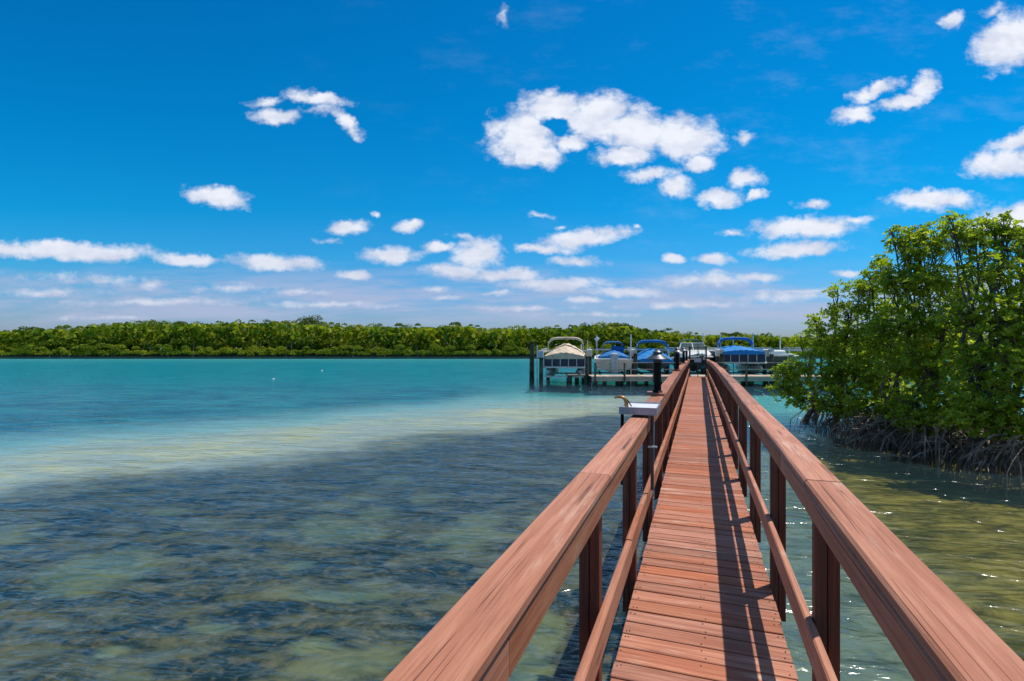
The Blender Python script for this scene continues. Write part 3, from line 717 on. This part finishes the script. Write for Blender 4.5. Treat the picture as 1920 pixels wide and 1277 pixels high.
# ------------------------------------------------------------------ mangrove beside the pier
nr = np.random.default_rng(11)
def unit(v): return v/np.maximum(1e-9, np.linalg.norm(v, axis=1, keepdims=True))
def mangrove(name, base, lobes, label, nleaf_scale=1., roots=60, rootbox=None, seed=1):
    g = np.random.default_rng(seed); rr = random.Random(seed)
    T = empty(name, base); tag(T, label, 'tree', 'mangroves right of the pier'); b0 = Vector(base)
    lob = [(Vector(c)-b0, r) for c, r in lobes]
    tk = MB(); cen = []; up = []
    starts = [Vector((rr.uniform(-.9, .6), rr.uniform(-.8, .8), rr.uniform(.4, .7))) for _ in range(5)]
    for (c, r) in lob:
        st = min(starts, key=lambda q: (q-c).length) ; L = (c-st).length
        m1 = st.lerp(c, .35)+Vector((rr.uniform(-.28, .28), rr.uniform(-.28, .28), .16*L*rr.uniform(-1, .6)))
        m2 = st.lerp(c, .7)+Vector((rr.uniform(-.12, .12), rr.uniform(-.12, .12), .05*L))
        tk.tube([st, m1, m2, c], [.034+.008*L, .022+.004*L, .015, .009], 7)
        nt_ = int(95*r**2/.2*nleaf_scale*1.45)
        for _ in range(max(8, int(26*r/.5))):
            e = Vector(unit(g.normal(size=(1, 3)))[0]*r*g.uniform(.6, 1.0)); e.z = e.z*.85
            s0 = m2.lerp(c, rr.uniform(0, 1)); tk.tube([s0, s0.lerp(c+e, .5)+Vector((0, 0, .04)), c+e], [.011, .008, .004], 4, cap=False)
        dirs = unit(g.normal(size=(nt_, 3))); rad = r*np.clip(g.uniform(0, 1, (nt_, 1))**.40, 0, 1)*(1+.14*g.normal(size=(nt_, 1)))
        p = dirs*rad; p[:, 2] *= .82
        cen.append(np.array(c)[None]+p); up.append(unit(dirs*.7+np.array([[0, 0, .9]])+.35*g.normal(size=(nt_, 3))))
    for q in starts: tk.tube([(q.x*1.4, q.y*1.4, -.2), (q.x*1.2, q.y*1.2, .25), q], [.10, .075, .06], 8)
    tk.build('trunk', M_bark, T, True)
    cen = np.concatenate(cen); up = np.concatenate(up); n = len(cen); K = 9
    # rosettes: K leaves splayed round each twig tip
    a = unit(np.cross(up, g.normal(size=(n, 3)))); b = np.cross(up, a)
    C_, EX, EY, MI = [], [], [], []
    for k in range(K):
        an = 2*math.pi*k/K+g.uniform(-.4, .4, (n, 1)); out = a*np.cos(an)+b*np.sin(an)
        tilt = g.uniform(.1, 1.1, (n, 1)); dr = unit(out+up*tilt); ln = g.uniform(.028, .050, (n, 1))
        side = unit(np.cross(dr, up+.3*g.normal(size=(n, 3)))); nrm = np.cross(side, dr)
        C_.append(cen+dr*(ln+.012)); EY.append(dr*ln); EX.append(side*ln*.46); MI.append(nrm*ln*.13*np.sign(nrm[:, 2:3]+1e-6))
    quads('crown', np.concatenate(C_), np.concatenate(EX), np.concatenate(EY), M_leaf, T, np.concatenate(MI))
    if roots:
        rm = MB(); (x0, x1, y0, y1) = rootbox
        for i in range(roots):
            sx, sy = rr.uniform(x0, x1), rr.uniform(y0, y1); h = rr.uniform(.18, .62)
            an = rr.uniform(0, 2*math.pi) if rr.random() < .45 else rr.uniform(2.6, 4.4)
            rch = rr.uniform(.15, .95); dxx, dyy = math.cos(an)*rch, math.sin(an)*rch; rd = rr.uniform(.007, .019)
            q = Vector((sx, sy, 0))-b0; q.z = 0
            j = lambda s_: Vector((rr.uniform(-s_, s_), rr.uniform(-s_, s_), rr.uniform(-s_, s_)))
            rm.tube([q+Vector((0, 0, h)), q+Vector((dxx*.35, dyy*.35, h*.93))+j(.03), q+Vector((dxx*.72, dyy*.72, h*.55))+j(.04), q+Vector((dxx*.93, dyy*.93, h*.15))+j(.02), q+Vector((dxx, dyy, -.3))], [rd, rd*1.05, rd, rd*.9, rd*.8], 5, cap=False)
            if rr.random() < .5:
                rm.tube([q+Vector((dxx*.55, dyy*.55, h*.72)), q+Vector((dxx*.8+.1, dyy*.9, h*.45))+j(.08), q+Vector((dxx+.15, dyy+rr.uniform(-.2, .2), -.3))], [rd*.8, rd*.7, rd*.6], 4, cap=False)
        rm.build('prop_roots', M_root, T, True)
    return T
def LB(u, v, Y, rpx): p = at(u, v, Y); return (tuple(p), rpx/F*Y)
lob_left = [LB(*q) for q in [(1468,728,13.6,26),(1500,640,13.3,16),(1525,600,13.3,14),(1570,545,13.2,18),(1490,745,13.5,24),(1610,540,13,20),(1636,515,12.6,20),(1650,490,12.4,16),(1478,700,13.6,24),(1500,690,13.3,30),(1540,650,13.2,34),(1530,620,13.4,22),(1575,690,13,42),(1545,725,13,34),(1590,620,13.2,36),(1560,585,13.4,20),
 (1600,580,13,28),(1590,745,12.6,42),(1545,760,13.2,24),(1640,700,12.6,44),(1640,640,12.8,44),(1640,760,12.2,38),(1625,545,13,24),(1655,580,12.8,38),(1500,730,13.4,20),(1610,665,14.2,44),(1680,740,13.4,46),(1505,755,13.2,14),(1465,695,13.8,14),(1585,775,12.8,24)]]
lob_mid = [LB(*q) for q in [(1700,788,10.6,28),(1745,795,10.3,28),(1690,450,11.6,28),(1672,432,11.7,12),(1720,470,11.5,40),(1670,530,11.8,32),(1700,525,11.5,44),(1765,450,11.2,40),(1740,530,11.2,48),(1700,600,11.3,50),(1760,610,11,52),(1690,680,11.2,50),
 (1750,690,10.8,54),(1710,760,10.9,46),(1775,765,10.5,46),(1665,620,11.6,38),(1800,540,11,50),(1668,770,11.5,34),(1720,440,11.6,22),(1740,640,12,56),(1660,500,11.9,14)]]
lob_right = [LB(*q) for q in [(1800,790,9.5,34),(1860,800,9.2,32),(1915,805,9.0,34),(1965,820,8.9,40),(1790,430,10.4,30),(1785,408,10.4,12),(1830,455,10.2,42),(1842,415,10.3,16),(1885,440,10,32),(1882,412,10,13),(1920,460,9.8,44),(1860,510,9.8,50),(1925,540,9.6,55),(1820,590,9.9,54),(1880,600,9.5,56),
 (1950,620,9.3,58),(1830,680,9.6,54),(1900,690,9.2,56),(1850,760,9.3,46),(1915,765,9,50),(1810,745,9.7,44),(1970,700,9.1,60),(1990,520,9.4,60),(1960,780,8.9,50),(2040,600,9.2,70),(2040,720,9,70),(1812,440,10.4,18),(1865,430,10.1,18)]]
mangrove('mangrove_tree', (9.1, 13.6, 0), lob_left, 'lower leafy mangrove reaching left toward the boats, leftmost of the clump', .85, 130, (8.15, 9.6, 11.6, 14.2), 3)
mangrove('mangrove_tree', (8.9, 11.3, 0), lob_mid, 'middle mangrove of the clump with a leaning top left of the tallest crown', .8, 150, (7.6, 9.2, 9.9, 12.2), 4)
mangrove('mangrove_tree', (9.4, 9.7, 0), lob_right, 'tallest mangrove of the clump, cut by the right edge of the picture', .8, 190, (7.9, 10.2, 8.7, 10.6), 5)
back = [((11.6, 13.5, 1.5), 1.0), ((12.6, 12, 2.0), 1.1), ((11.2, 15.2, 1.5), .95), ((12.5, 14.4, 2.4), 1.0), ((13.2, 10.9, 1.8), 1.2), ((10.3, 15.6, 1.2), .7), ((11.5, 11.9, 2.6), .8), ((12.2, 16.5, 1.9), .9), ((10.9, 12.4, 1.0), .6)]
mangrove('mangrove_tree', (11.8, 13.2, 0), back, 'shaded mangrove at the back of the clump seen through gaps', .42, 110, (9.8, 13, 10.4, 15.5), 6)
# mud bank under the clump
mb = MB(); N = 28; top = []
for i in range(N):
    a = 2*math.pi*i/N; k = 1+.12*math.sin(a*5)+.07*math.sin(a*9+1); top.append((12.6+3.6*k*math.cos(a), 12.4+3.4*k*math.sin(a)))
mb.loft([[(x, y, -.46) for x, y in top], [(12.6+(x-12.6)*.93, 12.4+(y-12.4)*.93, .02) for x, y in top], [(12.6+(x-12.6)*.7, 12.4+(y-12.4)*.7, .14) for x, y in top]])
tag(mb.build('mud_bank', M_mud, None, True), kind='structure')

# ------------------------------------------------------------------ far shore: one mass of mangroves
g = np.random.default_rng(21); rr = random.Random(21)
TOP = [(-400, 612), (0, 622), (60, 614), (130, 612), (180, 612), (240, 603), (300, 601), (350, 606), (400, 603), (440, 601), (500, 601), (560, 601), (600, 604), (640, 607), (700, 608), (760, 610), (820, 609), (860, 606), (900, 611), (950, 613), (1000, 611),
       (1060, 611), (1100, 606), (1160, 607), (1220, 616), (1280, 624), (1340, 625), (1400, 623), (1450, 627), (1520, 630), (1700, 632), (2300, 632)]
def topv(u):
    for (a, va), (b, vb) in zip(TOP[:-1], TOP[1:]):
        if a <= u <= b: return va+(vb-va)*(u-a)/(b-a)
    return 630
Cs, Es, Fs = [], [], []; tr = MB()
SH = F*EYE/(668.3-HOR)
def lobe(c, r, n, sz, Cs, Es, Fs, fl=.75):
    d = unit(g.normal(size=(n, 3))); d[:, 2] = np.abs(d[:, 2])*.9+d[:, 2]*.1; d = unit(d)
    p = d*r*(.72+.36*g.random((n, 1))); p[:, 2] *= fl
    nrm = unit(d+.6*g.normal(size=(n, 3))); a = unit(np.cross(nrm, g.normal(size=(n, 3)))); b = np.cross(nrm, a)
    s_ = sz*g.uniform(.6, 1.3, (n, 1)); Cs.append(np.array(c)[None]+p); Es.append(a*s_); Fs.append(b*s_*.8)
u = -330.
while u < 2150:
    for row in range(6):
        Y_ = SH+.8+row*2.2+rr.uniform(-.5, .9); uu = u+rr.uniform(-9, 9)
        ztop = EYE+(HOR-topv(uu)-2+rr.uniform(-4.5, 3.5)-2.5*math.sin(u*.031)-2*math.sin(u*.013+2))/F*(SH+9)
        fr_ = (row+.35)/6
        zc = .35+(ztop-1.0-.35)*fr_**.75+rr.uniform(-.6, .6); r = rr.uniform(.55, 1.75)*(1 if row else .7)
        if row == 5: zc = ztop-r*.62
        lobe(((uu-960)/F*Y_, Y_, zc), r, 240, .115, Cs, Es, Fs)
    for _k in range(2): lobe(((u+rr.uniform(-8, 8)-960)/F*SH, SH+rr.uniform(0, 1.2), rr.uniform(.15, .75)), rr.uniform(.45, 1.0), 90, .11, Cs, Es, Fs)
    if rr.random() < .28:
        x = (u-960)/F*SH; y = SH+rr.uniform(.3, 1.6); tr.tube([(x, y, -.2), (x+rr.uniform(-.4, .4), y+.2, rr.uniform(1., 2.6))], [.07, .04], 5)
    if rr.random() < .3:
        x = (u-960)/F*(SH+9); zt = EYE+(HOR-topv(u)-2)/F*(SH+9)
        lobe((x, SH+9.5, zt), rr.uniform(.35, .7), 40, .16, Cs, Es, Fs)
    u += 12.5
# solid dark interior built of leaves further in
n = 30000
Xs = g.uniform(-125, 125, n); us = Xs/(SH+8)*F+960; tv = np.array([topv(q) for q in us]); zt = EYE+(HOR-tv-7)/F*(SH+9)
ps_ = np.stack([Xs, SH+g.uniform(2.5, 12, n), g.random(n)*zt], 1)
nrm = unit(g.normal(size=(n, 3))); a = unit(np.cross(nrm, g.normal(size=(n, 3)))); b_ = np.cross(nrm, a)
Cs.append(ps_); Es.append(a*.5); Fs.append(b_*.5)
fo = quads('mangrove_forest', np.concatenate(Cs), np.concatenate(Es), np.concatenate(Fs), M_far)
tag(fo, 'dense band of green mangroves filling the far shore across the channel', 'forest', kind='stuff')
tag(tr.build('shore_trunks', simple('pale_far_trunk', (.16, .13, .11), .9)), 'thin grey stems at the foot of the far mangroves', 'tree trunks', kind='stuff')
mb = MB(); mb.box(-400, 400, SH+1.5, SH+60, -.5, .25); tag(mb.build('far_shore_ground', M_mud), kind='structure')
# trees that stand out above the line
def far_tree(u, v, Y, r, label, k=7, mat=M_fard, spread=.8):
    p = at(u, v, Y); r *= 1.25; k = int(k*1.5); T = empty('tree', (p.x, p.y, 0)); tag(T, label, 'tree', 'taller trees above the far mangroves')
    t_ = MB(); t_.tube([(0, 0, 0), (.1, 0, p.z*.6), (0, 0, p.z-.3)], [.14, .1, .04], 6)
    cs, es, fs = [], [], []
    for i in range(k):
        c = (rr.uniform(-1, 1)*r*spread, rr.uniform(-.6, .6)*r, p.z-r*.62+rr.uniform(-.8, .25)*r*.8)
        lobe(c, r*rr.uniform(.35, .55), 80, .13, cs, es, fs, .7); t_.tube([(0, 0, p.z-r*1.4), c], [.05, .02], 5)
    t_.build('trunk', M_bark, T); quads('crown', np.concatenate(cs), np.concatenate(es), np.concatenate(fs), mat, T)
YT = SH+9
far_tree(580, 587, YT, 2.2, 'tall dark rounded tree highest above the far mangrove line', 16)
far_tree(498, 597, YT, 1.2, 'small dark tree tip left of the tallest far tree', 4)
far_tree(528, 600, YT, 1.3, 'low dark treetop just left of the tallest far tree', 4)
far_tree(700, 602, YT, 1.3, 'small lone treetop right of the tallest far tree', 4)
far_tree(860, 601, YT, 1.3, 'broad dark treetop near the middle of the far treeline', 6)
far_tree(270, 597, YT, 2.6, 'wide dark flat topped tree group left of the tallest far tree', 14, M_fard, 1.3)
far_tree(1110, 600, YT, 1.6, 'dark treetop above the two leftmost boats', 7)
far_tree(1165, 605, YT, 1.3, 'dark treetop above the royal blue canopy', 6)
far_tree(1245, 613, YT, 1.1, 'dark treetop above the nearest lamp', 5)
far_tree(1375, 621, YT, 1.3, 'dark treetop above the blue pontoon canopy', 6)
far_tree(55, 609, YT, 1.3, 'dark treetop near the left edge of the far treeline', 6)
far_tree(345, 600, YT, 1.2, 'spiky treetop right of the wide dark group', 5)
